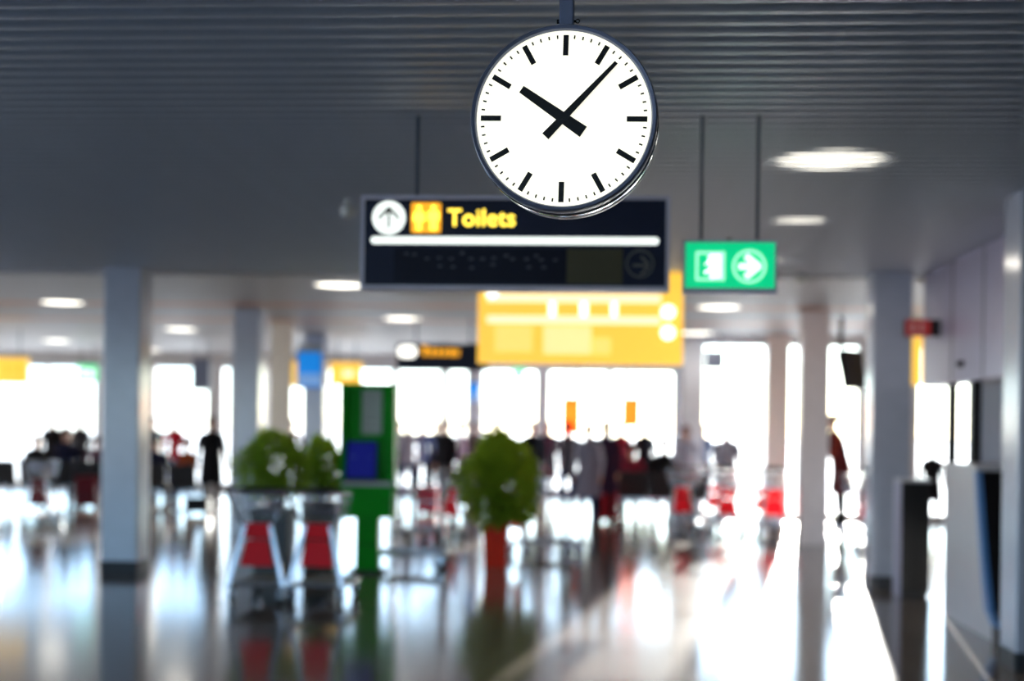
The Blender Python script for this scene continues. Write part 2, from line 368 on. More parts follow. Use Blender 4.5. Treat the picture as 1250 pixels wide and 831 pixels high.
# ------------------------------------------------------------------ station clock
CD = 4.05
cc = at(688, 145, CD)
ck = thing('station_clock', 'round illuminated station clock hanging on a dark pole, showing seven past ten', 'clock', cc, radians(-3.0))
tilt = radians(1.1)
R = 0.2495
def rot(pts): return [(x * cos(tilt) + z * sin(tilt), -x * sin(tilt) + z * cos(tilt)) for x, z in pts]
m = MB(); m.lathe([(R, -0.005), (R + 0.004, -0.016), (R + 0.013, -0.02), (R + 0.0165, -0.012), (R + 0.0165, 0.03), (R + 0.013, 0.036)], 96, 'y', cap=False)
m.build('bezel', M['clock_case'], ck, True)
m = MB(); m.lathe([(R + 0.012, 0.034), (R + 0.012, 0.050), (R + 0.019, 0.054), (R + 0.019, 0.078), (R + 0.012, 0.082), (R + 0.012, 0.096)], 96, 'y', cap=True)
m.build('drum', M['chrome'], ck, True)
m = MB(); m.lathe([(R + 0.013, 0.094), (R + 0.0165, 0.10), (R + 0.0165, 0.142), (R + 0.013, 0.15), (R + 0.004, 0.146), (R, 0.135)], 96, 'y', cap=False)
m.build('rear_bezel', M['clock_case'], ck, True)
dl = MB().lathe([(R + 0.002, -0.002), (R + 0.002, 0.02)], 96, 'y').build('dial', M['dial'], ck)
MB().lathe([(R + 0.002, 0.12), (R + 0.002, 0.132)], 96, 'y').build('rear_dial', M['dial'], ck)
pm = CD / F                                  # metres per picture pixel at the clock
tick = MB()
for k in range(60):
    a = 2 * pi * k / 60
    if k % 5 == 0:
        MB().poly(rot(seg2(sin(a) * 77 * pm, cos(a) * 77 * pm, sin(a) * 102 * pm, cos(a) * 102 * pm, 6.6 * pm)), -0.0035, -0.0025).build('hour_mark', M['black'], dl)
    else:
        tick.poly(rot(seg2(sin(a) * 97.6 * pm, cos(a) * 97.6 * pm, sin(a) * 102 * pm, cos(a) * 102 * pm, 1.9 * pm)), -0.0035, -0.0025)
tick.build('minute_marks', M['black'], dl)['kind'] = 'stuff'
a = radians(303.7)
MB().poly(rot(seg2(-sin(a) * 30 * pm, -cos(a) * 30 * pm, sin(a) * 63 * pm, cos(a) * 63 * pm, 15.0 * pm, 9.6 * pm)), -0.012, -0.009).build('hour_hand', M['black'], ck)
a = radians(42.8)
MB().poly(rot(seg2(-sin(a) * 31 * pm, -cos(a) * 31 * pm, sin(a) * 92 * pm, cos(a) * 92 * pm, 10.5 * pm, 4.6 * pm)), -0.016, -0.013).build('minute_hand', M['black'], ck)
MB().lathe([(0.006, -0.018), (0.006, -0.002)], 16, 'y').build('arbor', M['black'], ck)
MB().box(-0.0205, 0.0205, 0.045, 0.09, R + 0.008, ZC - cc.z + 0.05, 0.003).build('pole', M['clock_case'], ck)
MB().lathe([(0.055, 0), (0.055, 0.012)], 24, 'z', (0, 0.067, ZC - cc.z - 0.005)).build('ceiling_rose', M['clock_case'], ck)
zb = (145 - 18) * pm + 0.0
MB().lathe([(0.0065, -0.029), (0.0065, 0.0)], 12, 'x', (0.0, 0.067, zb)).build('bolt', M['black'], ck)
b = MB(); b.tube([(0.02, 0.067, zb), (0.027, 0.067, zb)], 0.004, 8)
b.v += []
ringp = [(0.031 + 0.0055 * cos(2 * pi * k / 14), 0.067, zb + 0.0055 * sin(2 * pi * k / 14)) for k in range(15)]
b.tube(ringp, 0.0018, 6); b.build('eye_bolt', M['black'], ck, True)

# ------------------------------------------------------------------ hanging signs
def rods(parent, xs, z0, ztop, r=0.006, y=0.03):
    for x in xs: MB().tube([(x, y, z0), (x, y, ztop)], r, 8).build('suspension_rod', M['rod'], parent, True)
def lettering(text, parent, m, x0, x1, z0, z1, y, bold=0.02, name='lettering'):
    cu = bpy.data.curves.new(name, 'FONT'); cu.body = text; cu.size = 1.0; cu.offset = bold; cu.extrude = 0.02; cu.space_character = 1.02 + bold
    ob = bpy.data.objects.new(name, cu); COL.objects.link(ob)
    me = bpy.data.meshes.new_from_object(ob.evaluated_get(bpy.context.evaluated_depsgraph_get()))
    bpy.data.objects.remove(ob); bpy.data.curves.remove(cu)
    xs = [v.co.x for v in me.vertices]; ys = [v.co.y for v in me.vertices]; ax, bx, ay, by = min(xs), max(xs), min(ys), max(ys)
    for v in me.vertices:
        v.co = (x0 + (v.co.x - ax) / (bx - ax) * (x1 - x0), y - v.co.z * 0.05, z0 + (v.co.y - ay) / (by - ay) * (z1 - z0))
    me.name = name; me.materials.clear(); me.materials.append(m)
    o = bpy.data.objects.new(name, me); COL.objects.link(o); o.parent = parent; return o
def frame_box(parent, w, h, dpt, t, tb=None, face='sign_navy', frame='sign_frame', tt=None):
    tb = tb or t; tt = tt or t
    MB().ring2([(-w / 2, -h / 2), (w / 2, -h / 2), (w / 2, h / 2), (-w / 2, h / 2)],
               [(-w / 2 + t, -h / 2 + tb), (w / 2 - t, -h / 2 + tb), (w / 2 - t, h / 2 - tt), (-w / 2 + t, h / 2 - tt)], -0.004, dpt).build('frame', M[frame], parent)
    return MB().box(-w / 2 + t * 0.9, w / 2 - t * 0.9, 0.004, dpt - 0.004, -h / 2 + tb * 0.9, h / 2 - tt * 0.9).build('face_panel', M[face], parent)

# --- "Toilets" sign
SD = 7.5; q = SD / F
sc_ = at(627.5, 296, SD)
ts = thing('toilets_sign', 'long dark blue hanging sign reading Toilets in yellow, behind the clock', 'sign', sc_, 0)
W, H = 378 * q, 114.5 * q
frame_box(ts, W, H, 0.16, 4.6 * q)
def sx(px): return (px - 627.5) * q
def sz(py): return (296 - py) * q
dz = -1.2 * q
disc = MB().poly(circle(sx(473), sz(266), 20.5 * q), -0.002, 0.004).build('arrow_disc', M['sign_white'], ts)
ar = MB(); cx, cz = sx(473), sz(266)
ar.poly(seg2(cx, cz - 13 * q, cx, cz + 11 * q, 3.0 * q), -0.005, -0.002)
ar.poly(seg2(cx - 13 * q, cz - 1.5 * q, cx + 0.5 * q, cz + 12 * q, 3.0 * q, 4.6 * q), -0.0054, -0.002).poly(seg2(cx + 13 * q, cz - 1.5 * q, cx - 0.5 * q, cz + 12 * q, 3.0 * q, 4.6 * q), -0.0058, -0.002)
ar.build('up_arrow', M['black'], disc)
sq = MB().poly(rrect(sx(500.5), sx(537.5), sz(284.5), sz(247.5), 2.5 * q), -0.002, 0.004).build('pictogram_panel', M['sign_amber'], ts)
def figure_2d(cx, woman):
    f = MB(); y0, y1 = -0.005, -0.002
    f.poly(circle(cx, sz(253.5), 3.2 * q, 16), y0, y1)
    if woman:
        f.poly([(cx - 3.2 * q, sz(258)), (cx + 3.2 * q, sz(258)), (cx + 7.2 * q, sz(271)), (cx - 7.2 * q, sz(271))][::-1], y0, y1)
        f.poly(seg2(cx - 1.9 * q, sz(271), cx - 1.9 * q, sz(281.5), 2.8 * q), y0, y1).poly(seg2(cx + 1.9 * q, sz(271), cx + 1.9 * q, sz(281.5), 2.8 * q), y0, y1)
        f.poly(seg2(cx - 4 * q, sz(258.5), cx - 7.6 * q, sz(268), 2.2 * q), y0, y1).poly(seg2(cx + 4 * q, sz(258.5), cx + 7.6 * q, sz(268), 2.2 * q), y0, y1)
    else:
        f.poly(rrect(cx - 5 * q, cx + 5 * q, sz(269.5), sz(257.5), 1.5 * q), y0, y1)
        f.poly(seg2(cx - 2.4 * q, sz(269), cx - 2.4 * q, sz(281.5), 3.9 * q), y0, y1).poly(seg2(cx + 2.4 * q, sz(269), cx + 2.4 * q, sz(281.5), 3.9 * q), y0, y1)
        f.poly(seg2(cx - 6.2 * q, sz(258.5), cx - 6.2 * q, sz(269.5), 2.2 * q), y0, y1).poly(seg2(cx + 6.2 * q, sz(258.5), cx + 6.2 * q, sz(269.5), 2.2 * q), y0, y1)
    return f
figure_2d(sx(510.3), True).build('woman_figure', M['sign_yellow'], sq); figure_2d(sx(528.2), False).build('man_figure', M['sign_yellow'], sq)
lettering('Toilets', ts, M['sign_yellow'], sx(545.5), sx(628.5), sz(276.3), sz(255.0), 0.003, 0.012)
MB().poly(rrect(sx(451), sx(803.5), sz(298.0), sz(289.2), 4.2 * q), -0.002, 0.004).build('white_bar', M['sign_white'], ts)
dp = MB().box(sx(480), sx(692), 0.001, 0.004, sz(346), sz(303)).build('display', M['display'], ts)
dt = MB().box(sx(692), sx(760), 0.0012, 0.004, sz(346), sz(303)).build('reflection_patch', M['display_reflection'], ts)  # yellow board's reflection painted on the display as a brownish patch
gh = MB()
for px, py in [(495, 310), (505, 311), (520.6, 316), (535.6, 315), (550.6, 316), (537, 325), (553, 326), (564, 309), (575, 316), (576, 327), (589, 316), (603, 315), (602, 323), (618, 312), (626, 316), (643, 316), (646, 326), (655, 312), (661, 317), (664, 326), (678, 317)]:
    gh.box(sx(px - 2.6), sx(px + 2.6), -0.0005, 0.002, sz(py + 1.3), sz(py - 1.3))
gh.build('unlit_lettering', M['ghost'], dp)
g2 = MB(); cx, cz = sx(781), sz(321)
g2.ring2(circle(cx, cz, 17 * q), circle(cx, cz, 15 * q), -0.0005, 0.003).poly(seg2(cx - 9 * q, cz - 2 * q, cx + 8 * q, cz - 2 * q, 3 * q), -0.0005, 0.003)
g2.poly(seg2(cx + 1 * q, cz + 9 * q, cx + 11 * q, cz - 1 * q, 3 * q), -0.0006, 0.003).poly(seg2(cx + 1 * q, cz - 13 * q, cx + 11 * q, cz - 3 * q, 3 * q), -0.0006, 0.003)
g2.build('unlit_arrow', M['ghost2'], ts)
rods(ts, (sx(505), sx(752)), H / 2 - 0.01, ZC - sc_.z + 0.05, 0.010, 0.08)

# --- green emergency exit sign
ED = 7.5; e = ED / F; ec = at(891, 325.5, ED)
es = thing('exit_sign', 'green lit emergency exit sign with running man and right arrow', 'sign', ec, 0)
frame_box(es, 114.5 * e, 65.5 * e, 0.07, 3.0 * e, 6.5 * e, 'exit_green', 'sign_frame')
def ex(px): return (px - 891) * e
def ez(py): return (325.5 - py) * e
def outline(x0, x1, z0, z1, t): return ([(x0, z0), (x1, z0), (x1, z1), (x0, z1)], [(x0 + t, z0 + t), (x1 - t, z0 + t), (x1 - t, z1 - t), (x0 + t, z1 - t)])
o_, i_ = outline(ex(849.5), ex(885), ez(342.5), ez(307), 3.0 * e)
MB().ring2(o_, i_, -0.002, 0.006).build('door_outline', M['exit_pale'], es)
MB().poly([(ex(866.5), ez(342)), (ex(881), ez(342)), (ex(881), ez(308)), (ex(866.5), ez(308))], -0.001, 0.006).build('door_opening', M['exit_white'], es)
rm = MB(); y0, y1 = -0.0035, 0.004
rm.poly(circle(ex(866.5), ez(314), 2.6 * e, 16), y0, y1).poly(seg2(ex(866.5), ez(318), ex(869), ez(329), 5.2 * e, 4.4 * e), y0, y1)
rm.poly(seg2(ex(866), ez(319), ex(860.5), ez(323.5), 2.2 * e), y0, y1).poly(seg2(ex(867.5), ez(319.5), ex(873), ez(325), 2.2 * e), y0, y1)
rm.poly(seg2(ex(869), ez(328), ex(862), ez(332), 3.0 * e), y0, y1).poly(seg2(ex(862), ez(331), ex(860.5), ez(334), 2.8 * e), y0, y1).poly(seg2(ex(869.5), ez(328), ex(870), ez(341), 3.0 * e), y0, y1)
rm.build('running_man', M['exit_white'], es)
MB().poly(seg2(ex(873.6), ez(319.5), ex(872), ez(326.5), 0.9 * e), -0.0045, -0.003).build('door_handle', M['kiosk_dark'], es)
MB().ring2(circle(ex(914.5), ez(325), 20.6 * e), circle(ex(914.5), ez(325), 17.6 * e), -0.002, 0.006).build('arrow_ring', M['exit_pale'], es)
ar = MB(); ar.poly(seg2(ex(901.5), ez(325), ex(922), ez(325), 7.2 * e), -0.002, 0.006)
ar.poly(seg2(ex(910), ez(312), ex(927), ez(326), 7.4 * e), -0.0024, 0.006).poly(seg2(ex(910), ez(338), ex(927), ez(324), 7.4 * e), -0.0028, 0.006)
ar.build('right_arrow', M['exit_white'], es)
MB().box(ex(887), ex(893), 0.02, 0.05, ez(293.5), ez(290)).build('cable_gland', M['black'], es)
rods(es, (ex(856), ex(924.5)), 31 * e, ZC - ec.z + 0.05, 0.009, 0.035)

# --- bright yellow information board beyond
YD = 15.0; w = YD / F; yc = at(708, 388, YD)
ys = thing('information_board', 'large glowing yellow information board under the dark Toilets sign', 'sign', yc, 0)
frame_box(ys, 250 * w, 112 * w, 0.2, 1.2 * w, None, 'board_yellow', 'board_yellow')
def yx(px): return (px - 708) * w
def yz(py): return (388 - py) * w
for (a, b_, c, d_, mm) in ((594, 806, 359, 369, 'board_pale'), (594, 806, 386, 395, 'board_pale'), (670, 678, 369, 386, 'board_white'), (708, 717, 369, 386, 'board_white'), (746, 753, 369, 386, 'board_white'),
                          (604, 650, 398, 430, 'board_soft'), (664, 722, 398, 432, 'board_soft2'), (724, 746, 412, 432, 'board_soft')):
    MB().box(yx(a), yx(b_), -0.004, 0.004, yz(d_), yz(c)).build('message_row', M[mm], ys)
for px, py, r in ((600, 358, 7), (815, 380, 8.5), (815, 405, 8.5)):
    MB().poly(circle(yx(px), yz(py), r * w), -0.006, 0.004).build('gate_disc', M['board_white'], ys)
rods(ys, (yx(620), yx(795)), 55 * w, ZC + 0.05 - yc.z, 0.012, 0.1)

def small_board(name, label, px0, px1, py0, py1, d, face, marks=(), rod=True, frame=None, ztop=ZC2):
    k = d / F; cxp, cyp = (px0 + px1) / 2, (py0 + py1) / 2; c = at(cxp, cyp, d); t = thing(name, label, 'sign', c, 0)
    w_, h_ = (px1 - px0) * k, (py1 - py0) * k
    frame_box(t, w_, h_, 0.14, min(0.02, w_ * 0.1), None, face, frame or face)
    for (nm, shp, mm) in marks:
        MB().poly([((x - cxp) * k, (cyp - z) * k) for x, z in shp], -0.006, 0.006).build(nm, M[mm], t)
    if rod: rods(t, (-w_ * 0.3, w_ * 0.3), h_ / 2 - 0.005, ztop - c.z, 0.012, 0.07)
    return t
def box2(a, b_, c, d_): return [(a, c), (b_, c), (b_, d_), (a, d_)]
def circ2(cx, cz, r): return [(cx + r * cos(2 * pi * k / 24), cz + r * sin(2 * pi * k / 24)) for k in range(24)]
small_board('gate_sign', 'small dark hanging sign with white disc and amber lettering behind green kiosk', 484, 596, 419, 452, 22.0, 'sign_navy',
    [('white_disc', rrect(480.5 + 5, 512 - 4, 422.5 , 436.5 , 6.5), 'board_white')] + [('lettering', box2(a, a + 6.5, 424 + dy, 434), 'sign_amber') for a, dy in ((515, -2), (523.5, 1.5), (531.5, 2), (539.5, 2), (547.5, 2), (554, 2.5))])
small_board('yellow_gate_sign', 'small yellow sign with dark pictograms at the left picture edge', -20, 33, 436, 468, 26.0, 'board_yellow',
    [('pictogram', box2(8, 10.5, 445, 456), 'sign_amber'), ('pictogram', box2(22, 24.5, 443, 456), 'sign_amber')])
small_board('yellow_gate_sign', 'narrow yellow sign peeping out left of the blue screen', 352, 370, 441, 472, 27.5, 'board_yellow')
small_board('yellow_gate_sign', 'yellow sign just above the green kiosk', 403, 441, 442, 470, 28.0, 'board_yellow', [('pictogram', rrect(418, 432, 452, 460, 3), 'board_pale')])
small_board('yellow_gate_sign', 'tall yellow sign between right column and red door sign', 1101, 1126, 402, 470, 22.0, 'board_yellow')
small_board('far_exit_sign', 'distant green and white exit sign beside the front left column', 94, 117, 445, 465, 30.0, 'exit_green', [('running_man', box2(97, 103, 449, 461), 'exit_white'), ('right_arrow', rrect(107, 115, 450, 461, 4), 'exit_white')])
small_board('far_exit_sign', 'tiny green exit sign under the yellow board before the window', 626, 640, 448, 462, 30.0, 'exit_green', [('arrow', box2(629, 634, 451, 458), 'exit_white')])
small_board('back_of_sign', 'plain blue-grey back of a sign hanging over person in red', 234, 256, 437, 476, 29.0, 'grey_box')
small_board('back_of_sign', 'small grey panel hanging inside the right window wall', 861, 884, 428, 450, 25.0, 'grey_box')
small_board('orange_banner', 'orange vertical banner directly above the walking man in jeans', 686, 708, 485, 530, 30.0, 'orange')
small_board('orange_banner', 'orange vertical banner hanging free in the bright window, right of the other', 759, 781, 485, 521, 30.0, 'orange')
small_board('white_banner', 'tall white cloth banner right of the second left column', 330, 354, 390, 540, 23.5, 'banner')
t = small_board('information_screen', 'blue information screen with pale lower band on the far column', 362, 394, 428, 474, 25.72, 'info_blue', [('lower_band', box2(363, 393, 456, 471), 'info_pale'), ('upper_edge', box2(363, 393, 421, 429), 'lamp_rim')], rod=False, frame='grey_box')
MB().box(-0.1, 0.1, 0.13, 26.1995 - t.location.y, -0.1, 0.1).build('bracket', M['grey_box'], t)
small_board('information_screen', 'narrow blue screen hanging between two far windows over the crowd', 570, 586, 466, 491, 32.0, 'info_blue', [('lower_band', box2(571, 585, 480, 490), 'info_pale')], frame='grey_box')

# monitor on a ceiling pole near the right columns
mp = on_z(1027, 386, ZC2); mo = thing('ceiling_monitor', 'black monitor on a ceiling pole beside the sunlit right column', 'monitor', (mp.x, mp.y, 1.9), radians(55))
MB().tube([(0, 0, 0.80), (0, 0, ZC2 - 1.9)], 0.035, 10).build('pole', M['black'], mo, True)
MB().bar((0, 0, 0.85), (0.0, -0.22, 0.75), 0.06, 0.06).build('bracket', M['black'], mo)
m = MB(); m.loft([[(x, -0.2, 0.92), (x, -0.26, 0.35), (x, -0.2, 0.33), (x, -0.08, 0.86)] for x in (-0.32, 0.32)]); m.build('housing', M['black'], mo)
MB().loft([[(x, -0.206, 0.90), (x, -0.2635, 0.37), (x, -0.262, 0.37), (x, -0.2, 0.90)] for x in (-0.29, 0.29)]).build('screen', M['display'], mo)

# red lit door sign on the shop fascia, and a small knob-like sensor
d0 = on_x(1127, 407, XW); d1 = on_x(1165, 407, XW)
rs = thing('red_door_sign', 'dim red box sign with pale marks sticking out from the lilac fascia', 'sign', (XW - 0.01, (d0.y + d1.y) / 2 - 0.1, d0.z - 0.0))
MB().box(-0.34, 0.0, -0.04, 0.04, -0.085, 0.085).build('housing', M['dark'], rs)
MB().box(-0.335, -0.1, -0.046, -0.038, -0.08, 0.08).build('face_panel', M['red_sign'], rs)
for a, b_ in ((-0.29, -0.25), (-0.2, -0.17)): MB().box(a, b_, -0.05, -0.044, -0.05, 0.05).build('mark', M['sign_light'], rs)
kn = on_x(1175, 444, XW); ks = thing('wall_sensor', 'small black sensor on the lilac fascia near its lower edge', 'sensor', (XW, kn.y, kn.z))
MB().lathe([(0.035, 0.0), (0.035, -0.03), (0.02, -0.05)], 16, 'x').build('body', M['black'], ks, True)
MB().box(-0.05, -0.035, -0.01, 0.01, -0.01, 0.01).build('lens', M['chrome'], ks)

# ceiling lamps
def lamp(x, y, z, r, label, watts=0.0):
    t = thing('ceiling_lamp', label, 'lamp', (x, y, z), 0, 'round ceiling lamps')
    MB().lathe([(r + 0.03, 0.03), (r + 0.03, -0.012), (r, -0.02), (r, 0.02)], 40, cap=False).build('rim', M['lamp_rim'], t, True)
    MB().lathe([(r, 0.01), (r, -0.012), (r * 0.7, -0.022), (0.001, -0.026)], 40).build('diffuser', M['lamp'], t, True)
    if watts:
        d = bpy.data.lights.new('lamp_light', 'AREA'); d.shape = 'DISK'; d.size = 2 * r; d.energy = watts; d.color = (1, 0.93, 0.82)
        o = bpy.data.objects.new('lamp_light', d); COL.objects.link(o); o.parent = t; o.location = (0, 0, -0.04)
lamp(1.32, 8.85, ZC + 0.036, 0.40, 'round lamp in the dark slats above right of the green exit sign', 6)
lamp(1.46, 11.35, ZC + 0.036, 0.27, 'second round lamp in the slats, just above right of exit sign', 6)
lamp(1.50, 13.95, ZC + 0.036, 0.27, 'third round lamp in the slats, half hidden right of exit sign', 6)
zl = ZC2 - 0.01
lamp(1.45, 19.7, zl, 0.3, 'round lamp in the far ceiling directly below the green exit sign', 5)
lamp(1.45, 25.0, zl, 0.3, 'small far round lamp close to the yellow board\'s right end', 5)
lamp(-7.8, 19.7, zl, 0.3, 'round lamp in the far ceiling left of the front left column', 5)
lamp(-7.75, 25.1, zl, 0.3, 'round lamp between the two left columns', 5)
lamp(-3.3, 17.0, zl, 0.3, 'bright round lamp at the lower left corner of the Toilets sign', 5)
lamp(-3.3, 22.2, zl, 0.3, 'round lamp under the Toilets sign, above the small dark sign', 5)
lamp(-10.7, 32.2, zl, 0.3, 'tiny farthest lamp right of the front left column', 5)
lamp(-11.6, 29.0, zl, 0.3, 'tiny far lamp above the distant exit sign', 5)
lamp(-12.1, 24.8, zl, 0.3, 'round lamp cut by the left picture edge', 5)

def detector(px, py, z, r, label, hang=0.05):
    p = on_z(px, py, z); t = thing('ceiling_detector', label, 'detector', (p.x, p.y, z))
    MB().lathe([(r * 0.5, 0.03), (r * 0.5, -hang * 0.5), (r, -hang * 0.5), (r, -hang), (r * 0.75, -hang - r * 0.5), (0.002, -hang - r * 0.8)], 20).build('dome', M['white_plastic'], t, True)
    MB().lathe([(r * 1.05, -hang * 0.5), (r * 1.05, -hang * 0.65)], 20).build('collar', M['lamp_rim'], t, True)
detector(425, 246, ZC, 0.055, 'small pale detector hanging left of the Toilets sign', 0.08)
detector(978, 336, ZC, 0.09, 'whitish detector under the ceiling edge right of exit sign', 0.03)
detector(1125, 340, ZC, 0.05, 'small round detector at the top of the lilac fascia', 0.03)

# ------------------------------------------------------------------ green kiosk
kp = ground(446, 700); kz = thing('green_kiosk', 'tall green service kiosk with blue screen on a narrow stem', 'kiosk', (kp.x, kp.y + 0.18, 0), radians(2))
k = (kp - Vector((0, 0, EYE))).dot(FW) / F
def kx(px): return (px - 446) * k
def kh(py): return (700 - py) * k
h = MB(); h.box(kx(412), kx(479), -0.02, 0.16, kh(632), kh(468)).box(kx(412), kx(417), -0.2, -0.02, kh(592), kh(468)).box(kx(474), kx(479), -0.2, -0.02, kh(592), kh(468)).box(kx(417), kx(474), -0.2, -0.02, kh(474), kh(468))
h.build('housing', M['kiosk'], kz)
MB().box(kx(414), kx(477), -0.22, -0.02, kh(632), kh(591)).build('lower_cabinet', M['kiosk'], kz)
MB().box(kx(415), kx(476), -0.225, -0.06, kh(592.5), kh(588)).build('shelf', M['sign_frame'], kz)
MB().box(kx(432), kx(460), -0.14, 0.12, 0.02, kh(632)).build('stem', M['kiosk'], kz)
for a, b_, c, d_ in ((432, 460, 664, 632),): MB().box(kx(431.5), kx(460.5), -0.146, -0.13, kh(665.5), kh(664)).build('stem_joint', M['kiosk_dark'], kz)
MB().box(kx(424), kx(468), -0.2, 0.18, 0.0, 0.03, 0.02).build('base_plate', M['dark_plinth'], kz)
nt_ = MB().box(kx(436), kx(461), -0.032, -0.02, kh(530), kh(475)).build('notice', M['notice'], kz)
for pz in (484, 494, 504, 512, 521): MB().box(kx(440), kx(457), -0.034, -0.031, kh(pz + 2), kh(pz)).build('text_line', M['lamp_rim'], nt_)
sb = MB(); sb.loft([[(x, -0.16, kh(586)), (x, -0.03, kh(586)), (x, -0.03, kh(538)), (x, -0.07, kh(538))] for x in (kx(418), kx(457))]); sb.build('screen_box', M['dark'], kz)
sc2 = MB(); sc2.loft([[(x, -0.163, kh(583)), (x, -0.155, kh(583)), (x, -0.07, kh(540)), (x, -0.075, kh(540))] for x in (kx(420), kx(455))]); sc2.build('screen', M['screen_blue'], kz)
for dx in (424, 428, 448): MB().box(kx(dx), kx(dx + 2), -0.165, -0.10, kh(560), kh(556)).build('key', M['screen_blue'], kz)

# ------------------------------------------------------------------ luggage trolleys
def make_trolley():
    t = thing('luggage_trolley', 'red and silver luggage trolley', 'luggage trolley', (0, 0, 0), 0, 'airport luggage trolleys')
    S = M['silver']
    for s in (-1, 1):
        MB().bar((s * 0.245, -0.40, 0.17), (s * 0.115, -0.33, 0.70), 0.034, 0.03).build('leg', S, t)
        MB().tube([(s * 0.245, -0.42, 0.17), (s * 0.23, 0.1, 0.16), (s * 0.17, 0.52, 0.15)], 0.016, 8).build('rail', S, t, True)
        a = MB().tube([(s * 0.115, -0.33, 0.68), (s * 0.2, -0.36, 0.82), (s * 0.25, -0.44, 0.98), (s * 0.25, -0.52, 1.03)], 0.014, 8).build('handle_arm', S, t, True)
    MB().tube([(-0.25, -0.52, 1.03), (0.25, -0.52, 1.03)], 0.019, 10).build('handle_grip', M['rubber'], t, True)
    MB().loft([[(-0.15, -0.375, 0.34), (0.15, -0.375, 0.34), (0.15, -0.355, 0.34), (-0.15, -0.355, 0.34)], [(-0.10, -0.352, 0.57), (0.10, -0.352, 0.57), (0.10, -0.332, 0.57), (-0.10, -0.332, 0.57)]]).build('front_panel', M['red'], t)
    MB().loft([[(-0.115, -0.34, 0.585), (0.115, -0.34, 0.585), (0.115, -0.32, 0.585), (-0.115, -0.32, 0.585)], [(-0.14, -0.34, 0.72), (0.14, -0.34, 0.72), (0.14, -0.32, 0.72), (-0.14, -0.32, 0.72)]]).build('upper_panel', M['red'], t)
    b = MB()
    for i in range(9):
        x = -0.21 + 0.42 * i / 8
        b.tube([(x, -0.40, 0.98), (x * 0.9, -0.34, 0.74), (x * 0.9, -0.02, 0.76), (x, 0.02, 0.98)], 0.005, 5)
    for z, kk in ((0.98, 1.0), (0.90, 0.97), (0.82, 0.93)):
        yb, yf = -0.34 - 0.06 * (z - 0.74) / 0.24, -0.02 + 0.04 * (z - 0.76) / 0.22
        b.tube([(-0.21 * kk, yb, z), (0.21 * kk, yb, z), (0.21 * kk, yf, z), (-0.21 * kk, yf, z), (-0.21 * kk, yb, z)], 0.006 if z < 0.95 else 0.010, 6)
    b.build('wire_basket', S, t, True)
    MB().tube([(-0.245, -0.40, 0.17), (0.245, -0.40, 0.17)], 0.016, 8).build('rear_crossbar', S, t, True)
    MB().tube([(-0.17, 0.52, 0.15), (0.0, 0.57, 0.15), (0.17, 0.52, 0.15)], 0.016, 8).build('front_bumper', M['rubber'], t, True)
    dk = MB().box(-0.2, 0.2, -0.36, 0.48, 0.165, 0.185).build('deck', M['rubber'], t)
    for i in range(4): MB().box(-0.16 + i * 0.1, -0.14 + i * 0.1, -0.34, 0.46, 0.185, 0.195).build('deck_strip', S, dk)
    for x, y in ((-0.22, -0.36), (0.22, -0.36), (-0.15, 0.42), (0.15, 0.42)):
        c = MB(); c.bar((x, y, 0.16), (x, y + 0.02, 0.10), 0.05, 0.02); c.box(x - 0.026, x - 0.02, y - 0.02, y + 0.04, 0.06, 0.13).box(x + 0.02, x + 0.026, y - 0.02, y + 0.04, 0.06, 0.13)
        cc_ = c.build('caster', S, t)
        MB().lathe([(0.04, -0.017), (0.065, -0.015), (0.065, 0.015), (0.04, 0.017)], 16, 'x', (x, y + 0.02, 0.066)).build('wheel', M['rubber'], cc_, True)
    return t
trolley0 = make_trolley(); used = [False]
def trolley(px, py, rz, label, dark=False):
    o = copy_tree(trolley0) if used[0] else trolley0
    used[0] = True
    p = ground(px, py); o.location = (p.x, p.y + 0.3, 0); o.rotation_euler = (0, 0, radians(rz)); o['label'] = label
    if dark:
        for ch in o.children:
            if 'panel' in ch.name: ch.data = ch.data.copy(); ch.data.materials[0] = M['dark_red']
    return o
trolley(313, 736, 2, 'red and silver luggage trolley, left one of the nearest pair')
trolley(391, 737, -4, 'red and silver luggage trolley between left twin and green kiosk')
trolley(498, 695, 91, 'luggage trolley standing sideways behind the kiosk, black deck towards it')
trolley(44, 643, 6, 'lone luggage trolley with dark red panel at the far left', True)
trolley(660, 680, -60, 'luggage trolley partly hidden by the potted bush, on its right side')
trolley(838, 652, -12, 'first luggage trolley from the left in the sunlit far row')
trolley(868, 646, 14, 'second luggage trolley in the far row, closest to the grey coat person')
trolley(893, 655, -8, 'third luggage trolley in the far row, just left of centre gap')
trolley(925, 650, 10, 'fourth luggage trolley in the far row, in front of the far column')
trolley(952, 656, -14, 'last luggage trolley in the far row, next to the sunlit column')
trolley(1040, 662, 40, 'luggage trolley glinting between the two right columns')
trolley(528, 662, 150, 'small far luggage trolley among people right of the green kiosk')

